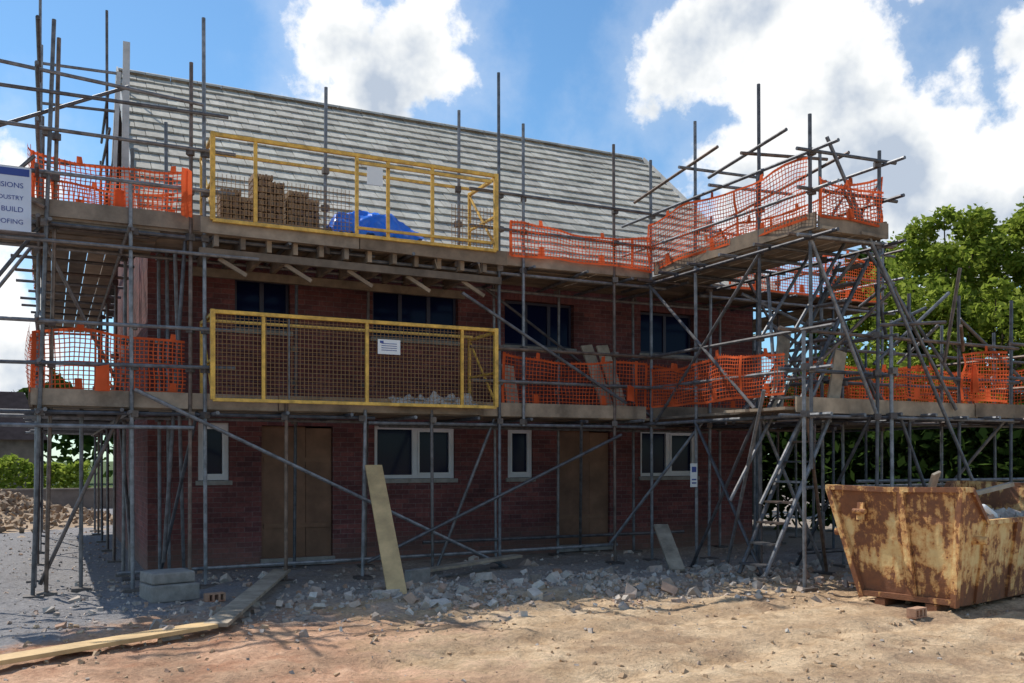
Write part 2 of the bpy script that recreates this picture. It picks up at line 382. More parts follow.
fru.done('upper_window_frames',mat_varied('shaded_frame',[(.03,.03,.06)],.5,3,.2,0),H)  # shade on the upper windows is put into this frame colour
bd=MB(); bd.box(-.006,LX+.006,-.006,.0,2.43,2.445); bd.done('dpc_line','felt',H)
sl_=(RG-EV)/(DY/2+.4); ang=math.atan(sl_)
tl=MB(); NC=19; cs=math.cos(ang); sn=math.sin(ang); slen=(DY/2+.4)/cs
for side in (0,1):
    for r in range(NC):
        s0=r*slen/NC; s1=(r+1)*slen/NC+.05
        nt_=int((LX+.3)/.3); off=.15*(r%2); jr=U(-.003,.003)
        for c in range(-1,nt_+1):
            x0=max(-.15,-.15+c*.3+off); x1=min(LX+.15,-.15+(c+1)*.3+off-.010)
            if x1-x0<.03: continue
            def P(s,h,x):
                yy=-.4+s*cs-h*sn; zz=EV-.03+s*sn+h*cs
                if side: yy=DY-yy
                return (x,yy,zz)
            j=U(-.005,.005)+jr; a=.047+j; bt=.012+j; sj=U(-.006,.006)
            v=[P(s0+sj,a-.03,x0),P(s0+sj,a-.03,x1),P(s0+sj,a,x1),P(s0+sj,a,x0),P(s1,bt-.02,x0),P(s1,bt-.02,x1),P(s1,bt,x1),P(s1,bt,x0)]
            tl.add(v,[(0,1,2,3),(3,2,6,7),(0,3,7,4),(1,5,6,2),(0,4,5,1),(4,7,6,5)])
tl.done('roof_tiles','tile',H)
ud=MB()
for sg in (0,1):
    f0=(lambda y:DY-y) if sg else (lambda y:y)
    ud.quad((-.12,f0(-.38),EV-.07),(LX+.12,f0(-.38),EV-.07),(LX+.12,DY/2,RG-.06),(-.12,DY/2,RG-.06))
ud.box(0,LX,-.38,-.01,EV-.14,EV-.1); ud.done('roof_underlay','felt',H)
rt=MB()
for i in range(int((LX+.2)/.45)+1):
    x0=-.14+i*.45; x1=min(x0+.44,LX+.14)
    for k in range(5):
        a0=math.radians(20+28*k); a1=math.radians(20+28*(k+1)); rr=.12
        rt.quad((x0,DY/2+rr*math.cos(a0),RG-.06+rr*math.sin(a0)),(x1,DY/2+rr*math.cos(a0),RG-.06+rr*math.sin(a0)),(x1,DY/2+rr*math.cos(a1),RG-.06+rr*math.sin(a1)),(x0,DY/2+rr*math.cos(a1),RG-.06+rr*math.sin(a1)))
rt.done('ridge_tiles','tile',H)
fa=MB(); fa.box(-.15,LX+.15,-.445,-.42,EV-.16,EV-.02)
for x in(-.165,LX+.165):
    for y0,y1 in((-.45,4),(8.45,4)): fa.beam((x,y0,EV-.03),(x,y1,RG-.02),.025,.2,(0,0,1))
fa.done('fascia_and_verge','fascia',H)

# ------------------------------------------------------------ scaffolding
S=empty('scaffolding'); T=MB(); C=MB(); B=MB(); J=MB(); BP=MB()
def tube(p0,p1,j=.014,r=.0242):
    T.tube([c+U(-j,j) for c in p0],[c+U(-j,j) for c in p1],r)
def coup(p):
    q=Matrix.Rotation(U(0,3),3,'Z'); C.obox(p,q@XV,q@YV,ZV,.042,.042,.04)
L1,L2=2.25,4.5
def std(x,y,z0,z1,base=True,lean=.04,dx=0):
    tube((x,y,z0),(x+U(-lean,lean)+dx,y+U(-lean,lean),z1))
    if base and z0<.1: BP.box(x-.11,x+.11,y-.11,y+.11,gh(x,y)-.01,gh(x,y)+.03)
    for z in (L1-.08,L1+.5,L1+1.0,L2-.08,L2+.5,L2+1.0):
        if z0<z<z1: coup((x+dx*(z-z0)/(z1-z0),y,z))
FO,FI=-1.8,-.38
GO,GI=-1.42,-.32
std(GO,FO,0,6.85,dx=.18)
for x,z0,z1 in [(.35,0,6.65),(.53,0,7.25),(1.55,0,2.35),(2.09,4.4,6.65),(2.61,0,2.3),(3.64,0,2.3),(4.03,4.4,6.65),(4.70,0,7.3),(5.09,2.1,6.6),(6.70,0,6.55)]:
    std(x,FO,z0,z1)
for x,z1 in [(-.25,5.9),(.25,6.3),(.12,5.0),(2.0,4.7),(3.1,4.6),(5.3,4.7),(6.45,4.7),(8.0,5.3),(9.9,5.6),(11.3,5.8)]:
    std(x,FI,0,z1)
for z in (L1-.08,L2-.08):
    tube((-2.3,FO+.05,z),(2.8,FO+.05,z)); tube((2.7,FO+.05,z-.05),(7.7,FO+.05,z-.05)); tube((-1.9,FI-.05,z),(3.4,FI-.05,z)); tube((3.3,FI-.05,z-.05),(9.6,FI-.05,z-.05)); tube((8.3,FI-.05,z),(12.9,FI-.05,z))
for z in (L1+.5,L1+1.0,L2+.5,L2+1.02):
    tube((-2.6,FO-.05,z),(.9,FO-.05,z+.02)); tube((4.2,FO-.05,z),(8.9 if z<L2 else 7.8,FO-.05,z))
tube((-2.8,FO-.05,5.95),(.8,FO-.05,6.0)); tube((-2.7,FO-.05,6.3),(.5,FO-.05,6.1)); tube((-2.6,FO-.05,2.0),(.4,FO-.05,2.0))
tube((-2.4,FO-.05,L2-.3),(1.2,FO-.05,L2-.3))
tube((-.5,FO+.1,.2),(6.8,FO+.1,.25)); tube((4,FI-.1,.3),(9,FI-.1,.3))
x=-1.3
while x<11.6:
    for z in (L1-.03,L2-.03): tube((x+U(-.08,.08),FO-U(.08,.3),z-.02),(x+U(-.08,.08),FI+.25,z-.02))
    x+=U(.75,1.05)
tube((-.3,FO-.09,2.46),(4.75,FO-.09,.02)); tube((2.63,FO-.12,.2),(6.75,FO-.12,1.98)); tube((4.05,FO-.1,3.98),(6.85,FO-.1,2.5))
tube((3.7,FO+.1,0),(4.65,FO+.1,2.2)); tube((5.05,FI-.1,4.4),(8.4,FI-.1,2.3))
tube((6.1,FO,2.2),(6.9,FI,0.05)); tube((.3,FO+.1,4.4),(.05,FO+.2,.3)); tube((.45,FO+.1,2.2),(.15,FI,.05)); tube((.2,FO+.3,4.3),(.45,FI,.05))
for y,z1 in [(-.1,7.2),(1.9,6.9),(3.9,9.9),(5.9,7.9),(7.9,7.0),(9.2,6.5)]:
    std(GO,y,0,z1,dx=.05); std(GI,y,0,z1-.4 if y!=3.9 else 9.6)
std(-1.28,FO+.12,0,6.7,dx=.12); std(GI,FO,0,5.0); std(-.9,FO+.3,0,2.3)
for z in (L1-.08,L2-.08,L1+.5,L1+1,L2+.5,L2+1.02,6.15,6.7):
    tube((GO+.05,-2.2,z),(GO+.05,4,z+.02)); tube((GO+.05,3.8,z+.05),(GO+.05,9.9,z+.05))
for z in (L1-.08,L2-.08): tube((GI-.05,-2.1,z),(GI-.05,9.6,z))
for z in (6.2,7.1,7.7):
    tube((GI-.05,1.0 if z<7 else 2.6,z),(GI-.05,7.6 if z<7 else 5.4,z)); tube((GO,1.9,z),(GI+.1,1.9,z+.05))
y=-1.5
while y<9.3:
    for z in (L1-.03,L2-.03): tube((GO-U(.1,.35),y,z-.02),(GI+.2,y+U(-.05,.05),z-.02))
    y+=U(.8,1.1)
tube((-2.7,-1.0,5.3),(GI,-1.0,6.5)); tube((-3.2,FO,3.2),(-1.4,FO,5.2)); tube((-3.3,FO+.2,1.6),(-1.3,FO+.2,4.5))
tube((-3.0,0,2.2),(-1.4,0,4.6)); tube((-1.4,FO,.1),(-1.4,.9,2.2)); tube((-1.4,3,.1),(-1.4,5.5,2.2)); tube((-1.4,8,.1),(-1.4,6,2.2)); tube((-3.0,FO-.06,5.35),(-1.3,FO-.06,4.6))
tube((-1.35,FO+.15,.1),(-.45,FO+.25,2.2)); tube((-.3,FO+.3,.1),(-.3,1.0,2.2)); tube((-1.35,FO+.2,2.3),(-1.35,.8,4.4)); tube((-1.4,FO+.4,4.5),(GI,FO+.5,2.3))
for z in (5.0,4.25): tube((-3.1,FO-.08,z),(-1.3,FO-.08,z))
def platform(x0,x1,y0,y1,z,ax):
    w=.225
    if ax=='x':
        yy=y0
        while yy+w<=y1+.02:
            xx=x0+U(-.15,.05)
            while xx<x1-.1:
                xe=min(xx+3.9,x1+U(0,.15)); B.beam((xx,yy+w/2,z+U(0,.006)),(xe,yy+w/2,z+U(0,.012)),w-.008,.038); xx=xe+.012
            yy+=w+.004
    else:
        xx=x0
        while xx+w<=x1+.02:
            yy=y0+U(-.15,.05)
            while yy<y1-.1:
                ye=min(yy+3.9,y1+U(0,.15)); B.beam((xx+w/2,yy,z+U(0,.006)),(xx+w/2,ye,z+U(0,.012)),w-.008,.038); yy=ye+.012
            xx+=w+.004
def toe(p0,p1,z):
    p0=Vector((*p0,z+.125)); p1=Vector((*p1,z+.125)); d=(p1-p0).length; n=max(1,round(d/3.0))
    for i in range(n):
        a=p0.lerp(p1,i/n); b=p0.lerp(p1,(i+1)/n+U(-.006,.01)); o=Vector((0,-.02*(i%2),0)); B.beam(a+o+Vector((0,0,U(-.02,.02))),b+o+Vector((0,0,U(-.02,.025))),.036,.20)
for z in (L1,L2):
    platform(-1.4,7.4,FO+.06,FI,z,'x'); platform(-1.45,GI,FO+1.2,9.4,z+.045,'y'); platform(7.5,12.6,FO+.06,FI,z+.005,'x')
    toe((-1.45,FO+.03),(7.3,FO+.03),z-.02); toe((-1.46,FO+.1),(-1.46,9.3),z)
toe((7.4,FO+.03),(12.6,FO+.03),L1)
for i in range(5): B.beam((-2.0+U(-.1,.1),-1.6+i*.3,L2-.03),(.0,-1.6+i*.3,L2-.03),.22,.038)
for i in range(12):
    xx=.65+i*.34; J.beam((xx,FO-.10+U(-.05,.05),L2-.11),(xx,FI,L2-.11),.06,.15)
J.beam((.45,FO-.02,L2-.25),(4.7,FO-.02,L2-.27),.075,.10); J.beam((.5,FI-.1,L2-.25),(4.7,FI-.1,L2-.27),.075,.12)
for i in range(5): J.beam((.7+i*.85,FO+.02,L2-.31),(1.05+i*.85,FO+.02,L2-.5),.04,.05)
B.beam((.45,FO-.17,L2+.06),(2.5,FO-.17,L2+.05),.04,.20); B.beam((2.51,FO-.19,L2+.05),(4.72,FO-.18,L2+.03),.04,.20)
BX0,BX1=7.4,8.55
for y,z1 in [(-1.8,6.4),(-2.96,6.65),(-4.35,6.7),(-5.3,6.0)]:
    std(BX0,y,0 if y>-5 else 1.5,z1); std(BX1,y,0,z1-U(.3,.8))
for z in (L2-.08,L2+.5,L2+1.0):
    tube((BX0-.05,-5.8,z),(BX0-.05,-1.0,z)); tube((BX1+.05,-5.7,z),(BX1+.05,-.6,z)); tube((BX0-.3,-5.35,z),(BX1+.3,-5.35,z+.04))
for y in (-5.25,-4.6,-3.9,-3.2,-2.5,-1.9):
    tube((BX0-.35,y,L2-.05),(BX1+.35,y,L2-.05))
for y,z in ((-4.3,5.75),(-2.9,5.95),(-3.6,5.5)):
    tube((BX0-.3,y,z),(BX1+.1,y,z+U(-.1,.2)))
tube((BX0-.05,-4.9,5.9),(BX0-.05,-3.3,5.7)); tube((BX0-.06,-3.5,6.1),(BX0-.06,-1.4,5.8)); tube((BX1,-4.8,5.8),(BX1,-2.2,5.5))
platform(BX0,BX1,-5.35,FO,L2+.01,'y'); toe((BX0-.03,-5.4),(BX0-.03,FO-.1),L2); toe((BX0,-5.42),(BX1+.05,-5.42),L2-.03); toe((BX1+.05,-5.4),(BX1+.05,FO),L2)
tube((BX0-.06,-2.96,2.2),(BX0-.06,-4.5,.0)); tube((BX0-.06,-4.35,2.2),(BX0-.06,-2.9,.0)); tube((BX0-.06,-1.8,4.4),(BX0-.06,-4.3,2.3)); tube((BX0-.06,-4.4,4.4),(BX0-.06,-2.0,2.2))
tube((BX0,-4.35,2.2),(BX1,-4.35,.05)); tube((BX0,-5.3,4.4),(BX1,-5.3,2.2)); tube((BX1,-5.0,4.4),(BX1,-2.4,2.2)); tube((BX0-.5,-5.0,2.5),(BX0+.1,-3.5,.02))
tube((6.6,FO,.3),(7.5,-3.0,2.2)); tube((BX0,-5.2,2.2),(BX1,-4.4,.05)); tube((BX1,-5.2,2.2),(BX1+.0,-3.8,.05))
WY0,WY1=-5.1,-3.9
for xx,z1 in [(9.4,3.9),(10.4,3.95),(11.5,3.95),(12.8,3.9)]:
    std(xx,WY0,0,z1); std(xx,WY1,0,z1-.2)
for xx in (9.6,10.9,12.2): std(xx,-1.7,0,3.7)
for z in (L1-.08,L1+.5,L1+1.0):
    tube((7.0,WY0-.05,z),(11.6,WY0-.05,z)); tube((11.4,WY0-.05,z+.05),(15,WY0-.05,z+.05)); tube((8.6,WY1,z),(13.6,WY1,z))
    tube((12.7,-6,z),(12.7,0,z)); tube((BX0-.05,-5.7,z),(BX0-.05,-1.2,z)); tube((BX1+.05,-5.6,z-.03),(BX1+.05,-1.2,z-.03))
for i in range(9): tube((7.6+i*.65,WY0-.3,L1-.05),(7.6+i*.65,WY1+.4,L1-.05))
platform(7.2,13.8,WY0,WY1,L1+.01,'x'); toe((7.3,WY0-.03),(14,WY0-.03),L1-.06); platform(BX0,BX1,WY1,FO,L1+.01,'y'); platform(12.4,13.6,WY1,2,L1,'y')
for z in (.25,1.2):
    tube((8.5,WY1,z),(13.5,WY1,z)); tube((8.5,WY0+.1,z+.1),(12.9,WY0+.1,z+.1))
tube((7.6,-5.35,5.7),(10.9,-5.35,.4)); tube((8.0,-5.2,5.2),(10.2,-5.2,2.3)); tube((8.6,-5.0,4.5),(11.0,-5.0,2.2)); tube((8.7,-4.2,4.3),(9.9,-4.2,2.2))
tube((9.2,WY0,2.2),(10.3,WY0,.05)); tube((11.4,WY0,2.2),(10.3,WY1,.05)); tube((8.8,-5.0,2.9),(10.3,-5.0,4.0)); tube((8.6,-2.0,5.4),(10.8,-2.0,2.4)); tube((9.4,-3.9,3.8),(7.5,-3.9,2.3))
tube((10.4,WY0,3.6),(12.6,WY0,2.3)); tube((8.6,-5.25,3.4),(9.9,-5.25,3.5)); tube((8.7,-5.3,3.9),(9.6,-4.0,3.9))
for i in range(11):
    a=Vector((U(7.6,10.5),U(-5.3,-3.8),U(2.4,3.4))); tube(a,a+Vector((U(-1.6,1.6),U(-.6,.6),U(.2,1.3))))
for yy in (-1.7,.5,2.8,5.2,7.6):
    std(12.6,yy,0,5.6); std(11.4,yy,0,5.2)
for z in (L2-.08,L2+.5,L2+1.0): tube((12.6,-2.2,z-.1),(12.6,8.4,z-.1)); tube((8.4,-1.75,z-.1),(12.9,-1.75,z-.1))
platform(11.4,12.6,-1.7,8,L2-.1,'y')
def flight(x0,z0,x1,z1,ya,yb,n):
    for yy in (ya,yb): tube((x0,yy,z0),(x1,yy,z1),.005,.03)
    for i in range(n):
        t=(i+.5)/n; xx=x0+(x1-x0)*t; zz=z0+(z1-z0)*t; SM.box(xx-.09,xx+.09,ya+.02,yb-.02,zz-.012,zz+.012)
    for yy in (ya-.04,yb+.04): tube((x0-.1,yy,z0+.95),(x1+.1,yy,z1+.95))
SM=MB()
flight(6.95,.1,8.1,L1,-4.95,-4.45,8)
flight(7.5,L1+.05,8.8,L2-.1,-4.95,-4.4,8)
SM.done('stair_treads','tube',S)
for xx,yy in ((7.1,-5.5),(8.5,-5.6)): std(xx,yy,0,3.2)
T.done('tubes','tube',S); C.done('couplers','coupler',S); B.done('boards','board',S); J.done('joists','board',S); BP.done('base_plates','coupler',S)
LB=MB()
for x0,x1,y in ((7.15,6.95,-1.0),(7.35,7.2,-1.1),(5.4,5.5,-.9)): LB.beam((x0,y,L1+.03),(x1,y+.5,L1+1.3 if x0>6 else L1+.9),.22,.035,(0,-1,0))
LB.beam((7.9,-4.1,L1+.04),(8.25,-3.9,L1+1.25),.22,.03,(0,-1,0)); LB.beam((8.05,-5.0,L1+.04),(8.2,-5.0,L1+.8),.2,.03,(0,-1,0))
LB.done('leaning_boards','greyboard',S)
vb=MB(); vb.beam((-.34,-.55,L2+.1),(-.30,-.35,7.35),.09,.03,(0,-1,0)); vb.beam((-.50,-.6,L2+.1),(-.40,-.4,6.9),.05,.03,(0,-1,0)); vb.done('stood_verge_boards','fascia',S)

# ------------------------------------------------------------ orange brick guards
NG=empty('orange_safety_netting')
def guard(mb,p0,p1,z0,z1,sp=.056,wd=.0125,tabs=True):
    p0=Vector(p0);p1=Vector(p1); Ln=(p1-p0).length; d=(p1-p0)/Ln; nrm=Vector((-d.y,d.x)); ph=U(0,50)
    def P(s,z):
        t=(z-z0)/(z1-z0)
        o=.05*noise.noise(Vector((s*1.5+ph,z*2,0)))+.025*noise.noise(Vector((s*5,z*5,ph)))
        sag=-.09*t*abs(math.sin(s*math.pi/2.3+ph))+.04*noise.noise(Vector((s*2,ph,z)))
        q=p0+d*(s+.03*noise.noise(Vector((s*3,z*3,ph+9))))+nrm*o
        return (q.x,q.y,z+sag)
    nseg=max(1,int(Ln/.2)); nv=int(Ln/sp); nh=int((z1-z0)/sp)
    for i in range(nh+1):
        z=z0+i*sp; w=wd if 0<i<nh else .035
        for k in range(nseg):
            a=k*Ln/nseg; b=(k+1)*Ln/nseg
            mb.quad(P(a,z-w/2),P(b,z-w/2),P(b,z+w/2),P(a,z+w/2))
    for i in range(nv+1):
        s=i*sp; pn=i%38; w=wd if pn else .05
        for k in range(4):
            a=z0+k*(z1-z0)/4; b=z0+(k+1)*(z1-z0)/4
            mb.quad(P(s-w/2,a),P(s+w/2,a),P(s+w/2,b),P(s-w/2,b))
        if tabs and i%19==9:
            mb.quad(P(s-.04,z1-.02),P(s+.04,z1-.02),P(s+.03,z1+.08),P(s-.03,z1+.08))
            mb.quad(P(s-.05,z0+.02),P(s+.05,z0+.02),P(s+.04,z0+.18),P(s-.04,z0+.18))
def fold(mb,x,y,z,w,h):
    for k in range(2):
        ox=U(-.04,.04); mb.quad((x-w/2+ox,y-.02*k,z-h/2),(x+w/2+ox,y-.03*k+.02,z-h/2+U(-.03,.03)),(x+w/2*.9+ox,y+.02,z+h/2+U(-.04,.04)),(x-w/2*.8+ox,y-.01,z+h/2))
g=MB()
runs=[((GO,-1.70),(.35,-1.70),L2+.12,L2+.82),((GO-.06,-1.8),(GO-.06,6),L2+.15,L2+.9),((-1.2,-.5),(.3,-.5),L2+.1,L2+.85),
 ((4.85,-1.86),(7.35,-1.86),L2+.12,L2+.65),((7.34,-1.8),(7.34,-5.3),L2+.15,L2+.95),((8.62,-5.3),(8.62,-1.6),L2+.15,L2+.9),((7.4,-5.45),(8.5,-5.45),L2+.15,L2+.7),
 ((9.0,-1.8),(12.5,-1.8),L2,L2+.8),
 ((GO,-1.70),(.3,-1.70),2.4,3.2),((GO-.06,-1.8),(GO-.06,7),2.4,3.25),
 ((7.34,-1.9),(7.34,-4.9),2.45,3.1),
 ((8.9,-5.2),(9.7,-5.2),2.45,2.9),((10.35,-5.2),(11.3,-5.2),2.45,3.2),((8.7,-3.85),(12.6,-3.85),2.45,3.1),((12.75,-5),(12.75,0),2.45,3.15)]
for a,b,z0,z1 in runs: guard(g,a,b,z0,z1)
for a,b,z0,z1 in [((4.8,-1.72),(7.35,-1.72),2.42,3.2),((7.35,-1.72),(12.5,-1.72),2.42,3.15)]: guard(g,a,b,z0,z1,.062,.010)
for x,y,z,w_,h in [(-.45,-1.75,L2+.28,.14,.3),(.28,-1.95,L2+.45,.08,.6),(6.9,-1.95,2.65,.12,.25),(10.5,-5.25,2.75,.16,.4),(-.7,-1.92,2.58,.14,.3)]:
    fold(g,x,y,z,w_,h)
g.done('netting','orange',NG)

# ------------------------------------------------------------ yellow loading bay gates
def gate(name,zb,zt,posts,meshspans,XR=4.53):
    E=empty(name); f=MB(); wm=MB(); y=FO-.22
    f.beam((.59,y,zt),(XR,y,zt),.05,.05); f.beam((.59,y,zb),(XR,y,zb),.05,.045)
    f.beam((.62,y+.7,zt-.02),(XR-.06,y+.7,zt-.02),.04,.04)
    for x in posts: f.beam((x,y+.004,zb-.0),(x,y+.004,zt),.045,.045,(0,1,0))
    for x in (.59,XR):
        f.beam((x,y,zb),(x,y,zt+.03),.06,.06,(0,1,0)); f.beam((x,y,zt-.03),(x,y+.95,zt-.03),.045,.045); f.beam((x,y+.95,zb),(x,y+.95,zt),.045,.045,(0,1,0)); f.beam((x,y,zb+.5),(x,y+.95,zb+.5),.035,.035); f.beam((x,y,zb+.05),(x,y+.95,zt-.05),.03,.03)
    for x0,x1,z0,z1 in meshspans:
        s=.055; n=int((x1-x0)/s); m=int((z1-z0)/s)
        for i in range(n+1): wm.beam((x0+i*s,y+.02,z0),(x0+i*s,y+.02,z1),.006,.006,(0,1,0))
        for i in range(m+1): wm.beam((x0,y+.025,z0+i*s),(x1,y+.025,z0+i*s),.006,.006)
    f.done('frame','yellow',E,bevel=.006); wm.done('mesh','wire',E); return E,y
E1,gy=gate('loading_bay_gate',2.36,3.47,[1.22,2.60,4.0],[(.6,4.5,2.36,3.44)])
f=MB()
f.beam((1.55,gy+.01,2.36),(1.55,gy+.01,3.47),.018,.018,(0,1,0))
f.done('stay','tube',E1)
E2,gy=gate('loading_bay_gate',L2+.12,L2+1.2,[1.12,2.46,2.9,3.55],[(.6,2.4,L2+.12,L2+.72),(3.85,4.5,L2+.12,L2+.72)])
f=MB()
f.beam((2.46,gy-.03,L2+1.1),(4.45,gy-.03,L2+1.1),.035,.04); f.beam((2.46,gy-.03,L2+.22),(4.45,gy-.03,L2+.22),.035,.035); f.done('swing_rails','yellow',E2)
p=MB(); p.obox((2.90,gy-.04,3.14),XV,YV,ZV,.16,.004,.10); p.done('notice_sheet','paper',E1)
p=MB(); p.obox((2.69,gy-.07,L2+.93),XV,YV,ZV,.11,.004,.12); p.done('notice_sheet','paper',E2)
p=MB()
for i in range(4): p.box(2.79,3.01,gy-.048,gy-.046,3.09+i*.03,3.098+i*.03)
p.box(2.77,2.82,gy-.048,gy-.046,3.19,3.22); p.done('notice_print','signb',E1)
ts=MB()
for bx,rows in ((.78,8),(1.20,11),(1.68,9)):
    for r in range(rows):
        for c in range(11 if r<rows-1 else 7):
            xx=bx+c*.039
            ts.box(xx,xx+.03,-1.45+U(-.02,.02),-1.1+U(-.02,.02),L2+.03+r*.085,L2+.10+r*.085+U(-.006,.004))
ts.done('roof_tile_stack','tilestack')
tp=MB(); nx_,ny_=60,22; tv=[]
for j in range(ny_+1):
    for i in range(nx_+1):
        u=i/nx_; v=j/ny_; x=2.15+u*1.35; y=-1.95+v*.62
        z=L2+.16+.42*(min(1,v*4)**.7)*(1-max(0,v-.6)*1.5)*(.75+.6*noise.noise(Vector((u*3.2,v*1.5,3.3))))*(max(.02,math.sin(u*math.pi))**.3)+.06*noise.noise(Vector((u*9+v*3,v*6,2)))+.04*abs(noise.noise(Vector((u*18+v*6,v*6,6))))
        tv.append((x,y+.06*noise.noise(Vector((u*9,v*9,1))),z))
tp.v=tv; tp.f=[(j*(nx_+1)+i,j*(nx_+1)+i+1,(j+1)*(nx_+1)+i+1,(j+1)*(nx_+1)+i) for j in range(ny_) for i in range(nx_)]
tp.done('blue_tarpaulin','tarp',smooth=True)
ps=MB(); tv=[]
for j in range(15):
    for i in range(31):
        u=i/30; v=j/14; x=3.0+u*1.3; y=-1.93+v*.5
        z=L1+.12+.20*math.sin(v*math.pi)*(.4+.9*abs(noise.noise(Vector((u*6,v*3,5)))))+.08*noise.noise(Vector((u*16,v*9,2)))
        tv.append((x,y,z))
ps.v=tv; ps.f=[(j*31+i,j*31+i+1,(j+1)*31+i+1,(j+1)*31+i) for j in range(14) for i in range(30)]
ps.done('plastic_sheeting','polysheet')

# ------------------------------------------------------------ sign banner
SB=empty('banner_sign'); b=MB(); b.box(-2.9,-1.44,-1.95,-1.93,4.26,5.0); b.done('panel','signw',SB)
b=MB(); b.box(-2.88,-1.46,-1.954,-1.951,4.90,4.985); b.done('header_band','signb',SB)
for i,(t,s) in enumerate((('EXTENSIONS',.12),('FOR THE INDUSTRY',.10),('NEW BUILD',.12),('ROOFING',.11))):
    cu=bpy.data.curves.new('lettering','FONT'); cu.body=t; cu.size=s*.7; cu.align_x='RIGHT'; cu.extrude=.001; cu.materials.append(M['signb'])
    o=bpy.data.objects.new('lettering',cu); scene.collection.objects.link(o); o.parent=SB; o.location=(-1.52,-1.953,4.76-i*.14); o.rotation_euler=(math.radians(90),0,0)
sg=empty('safety_tag'); b=MB(); b.box(7.24,7.36,-3.02,-3.01,1.2,1.55); b.done('card','paper',sg); b=MB(); b.box(7.26,7.34,-3.024,-3.021,1.42,1.5); b.box(7.26,7.34,-3.024,-3.021,1.3,1.32); b.box(7.26,7.34,-3.024,-3.021,1.25,1.27); b.done('print','signb',sg)

# ------------------------------------------------------------ planks, blocks
def plank(p0,p1,w,t,mat,up=(0,0,1),roll=0,name='wooden_plank'):
    b=MB(); b.beam(p0,p1,w,t,up,roll); return b.done(name,mat,bevel=.004)
plank((.13,-5.25,.07),(1.55,-1.6,.12),.23,.038,'greyboard')
plank((-2.6,-6.45,.04),(.10,-5.2,.07),.23,.038,'newboard')
plank((2.36,-3.95,.03),(2.70,-2.0,1.52),.23,.038,'newboard',(0,0,1))
plank((6.65,-3.5,.05),(7.0,-2.6,.62),.22,.04,'greyboard')
plank((8.4,-7.9,.05),(11.5,-7.3,.05),.2,.038,'greyboard')
plank((3.2,-2.4,.1),(4.9,-2.0,.2),.2,.038,'greyboard')
def block(x,y,z,rz,sx,sy,sz,name,mat,b_=.01):
    b=MB(); q=Matrix.Rotation(rz,3,'Z'); b.obox((x,y,z+sz/2),q@XV,q@YV,ZV,sx/2,sy/2,sz/2); return b.done(name,mat,bevel=b_)
cb=empty('concrete_block_stack')
for (x,y,z,r,sx,sy,sz) in ((.0,-2.75,-.02,.2,.56,.44,.2),(-.02,-2.72,.185,.25,.50,.42,.13)):
    o=block(x,y,z,r,sx,sy,sz,'block','conc',.02); o.parent=cb
o=block(3.0,-2.9,.0,.5,.4,.1,.2,'concrete_block','conc')
for x,y,r in ((.45,-3.1,.3),(6.75,-7.45,.2),(5.0,-3.0,1.2)):
    E=empty('loose_brick'); q=Matrix.Rotation(r,3,'Z'); bb=MB(); z=gh(x,y)+.05
    for dx in (-.0975,-.0365,.0365,.0975): bb.obox(Vector((x,y,z))+q@Vector((dx,0,0)),q@XV,q@YV,ZV,.013,.05,.034)
    for dz in (-.042,.042): bb.obox(Vector((x,y,z+dz)),q@XV,q@YV,ZV,.11,.05,.008)
    bb.done('body','redbrick',E)

# ------------------------------------------------------------ skip
K=empty('builders_skip')
e_=Vector((.23,-.973,0)).normalized(); l_=Vector((.973,.23,0)).normalized()
O=Vector((6.97,-6.03,0))
def SP(l,e,z): return O+l_*l+e_*e+Vector((0,0,z))
W=1.54; LL=3.3; fi,ni=.38,.11; lb=.10
prof_t=[(0,1.28),(.20,1.28),(.55,.92),(2.6,.92),(3.0,1.28),(LL,1.28)]
prof_b=[(lb,.05),(.25,.03),(.6,.02),(2.6,.02),(2.95,.03),(LL-lb,.05)]
k=MB()
def dent(p):
    return p+Vector((1,1,0))*(.03*noise.noise(p*1.7)+.014*noise.noise(p*5))
def grid(a,b,c,d,nu,nv):
    P_=[[dent(a.lerp(b,i/nu).lerp(d.lerp(c,i/nu),j/nv)) for i in range(nu+1)] for j in range(nv+1)]
    for j in range(nv):
        for i in range(nu): k.quad(P_[j][i],P_[j][i+1],P_[j+1][i+1],P_[j+1][i])
for side in (0,1):
    for i in range(5):
        et=0 if not side else W; eb=fi if not side else W-ni
        a,b_,c,d=prof_b[i],prof_b[i+1],prof_t[i+1],prof_t[i]
        for off in (0,.02):
            o=(off if not side else -off)
            grid(SP(a[0],eb+o,a[1]),SP(b_[0],eb+o,b_[1]),SP(c[0],et+o,c[1]),SP(d[0],et+o,d[1]),max(1,int((b_[0]-a[0])/.12)),9)
for (l0,l1,s) in ((lb,0,1),(LL-lb,LL,-1)):
    for off in (0,.02): grid(SP(l0+off*s,fi,.05),SP(l0+off*s,W-ni,.05),SP(l1+off*s,W,1.28),SP(l1+off*s,0,1.28),12,10)
k.quad(SP(lb,fi,.04),SP(LL-lb,fi,.04),SP(LL-lb,W-ni,.04),SP(lb,W-ni,.04))
for et in (-.01,W+.01):
    for i in range(5):
        a,b_=prof_t[i],prof_t[i+1]; k.beam(SP(a[0],et,a[1]+.003),SP(b_[0],et,b_[1]+.003),.06,.05)
for l in (-.01,LL+.01): k.beam(SP(l,-.03,1.285),SP(l,W*.45,1.27),.06,.055); k.beam(SP(l,W*.45,1.27),SP(l,W+.03,1.287),.06,.055)
k.beam(SP(lb-.03,fi,.08),SP(lb-.03,W-ni,.08),.05,.06)
for eb,et in ((W-ni+.0,W+.0),(fi-.0,0.0)): k.beam(SP(lb-.02,eb,.03),SP(-.01,et,1.28),.07,.06,(1,0,0))
k.beam(SP(lb-.03,.98,.08),SP(-.03,.88,1.26),.09,.03,(1,0,0))
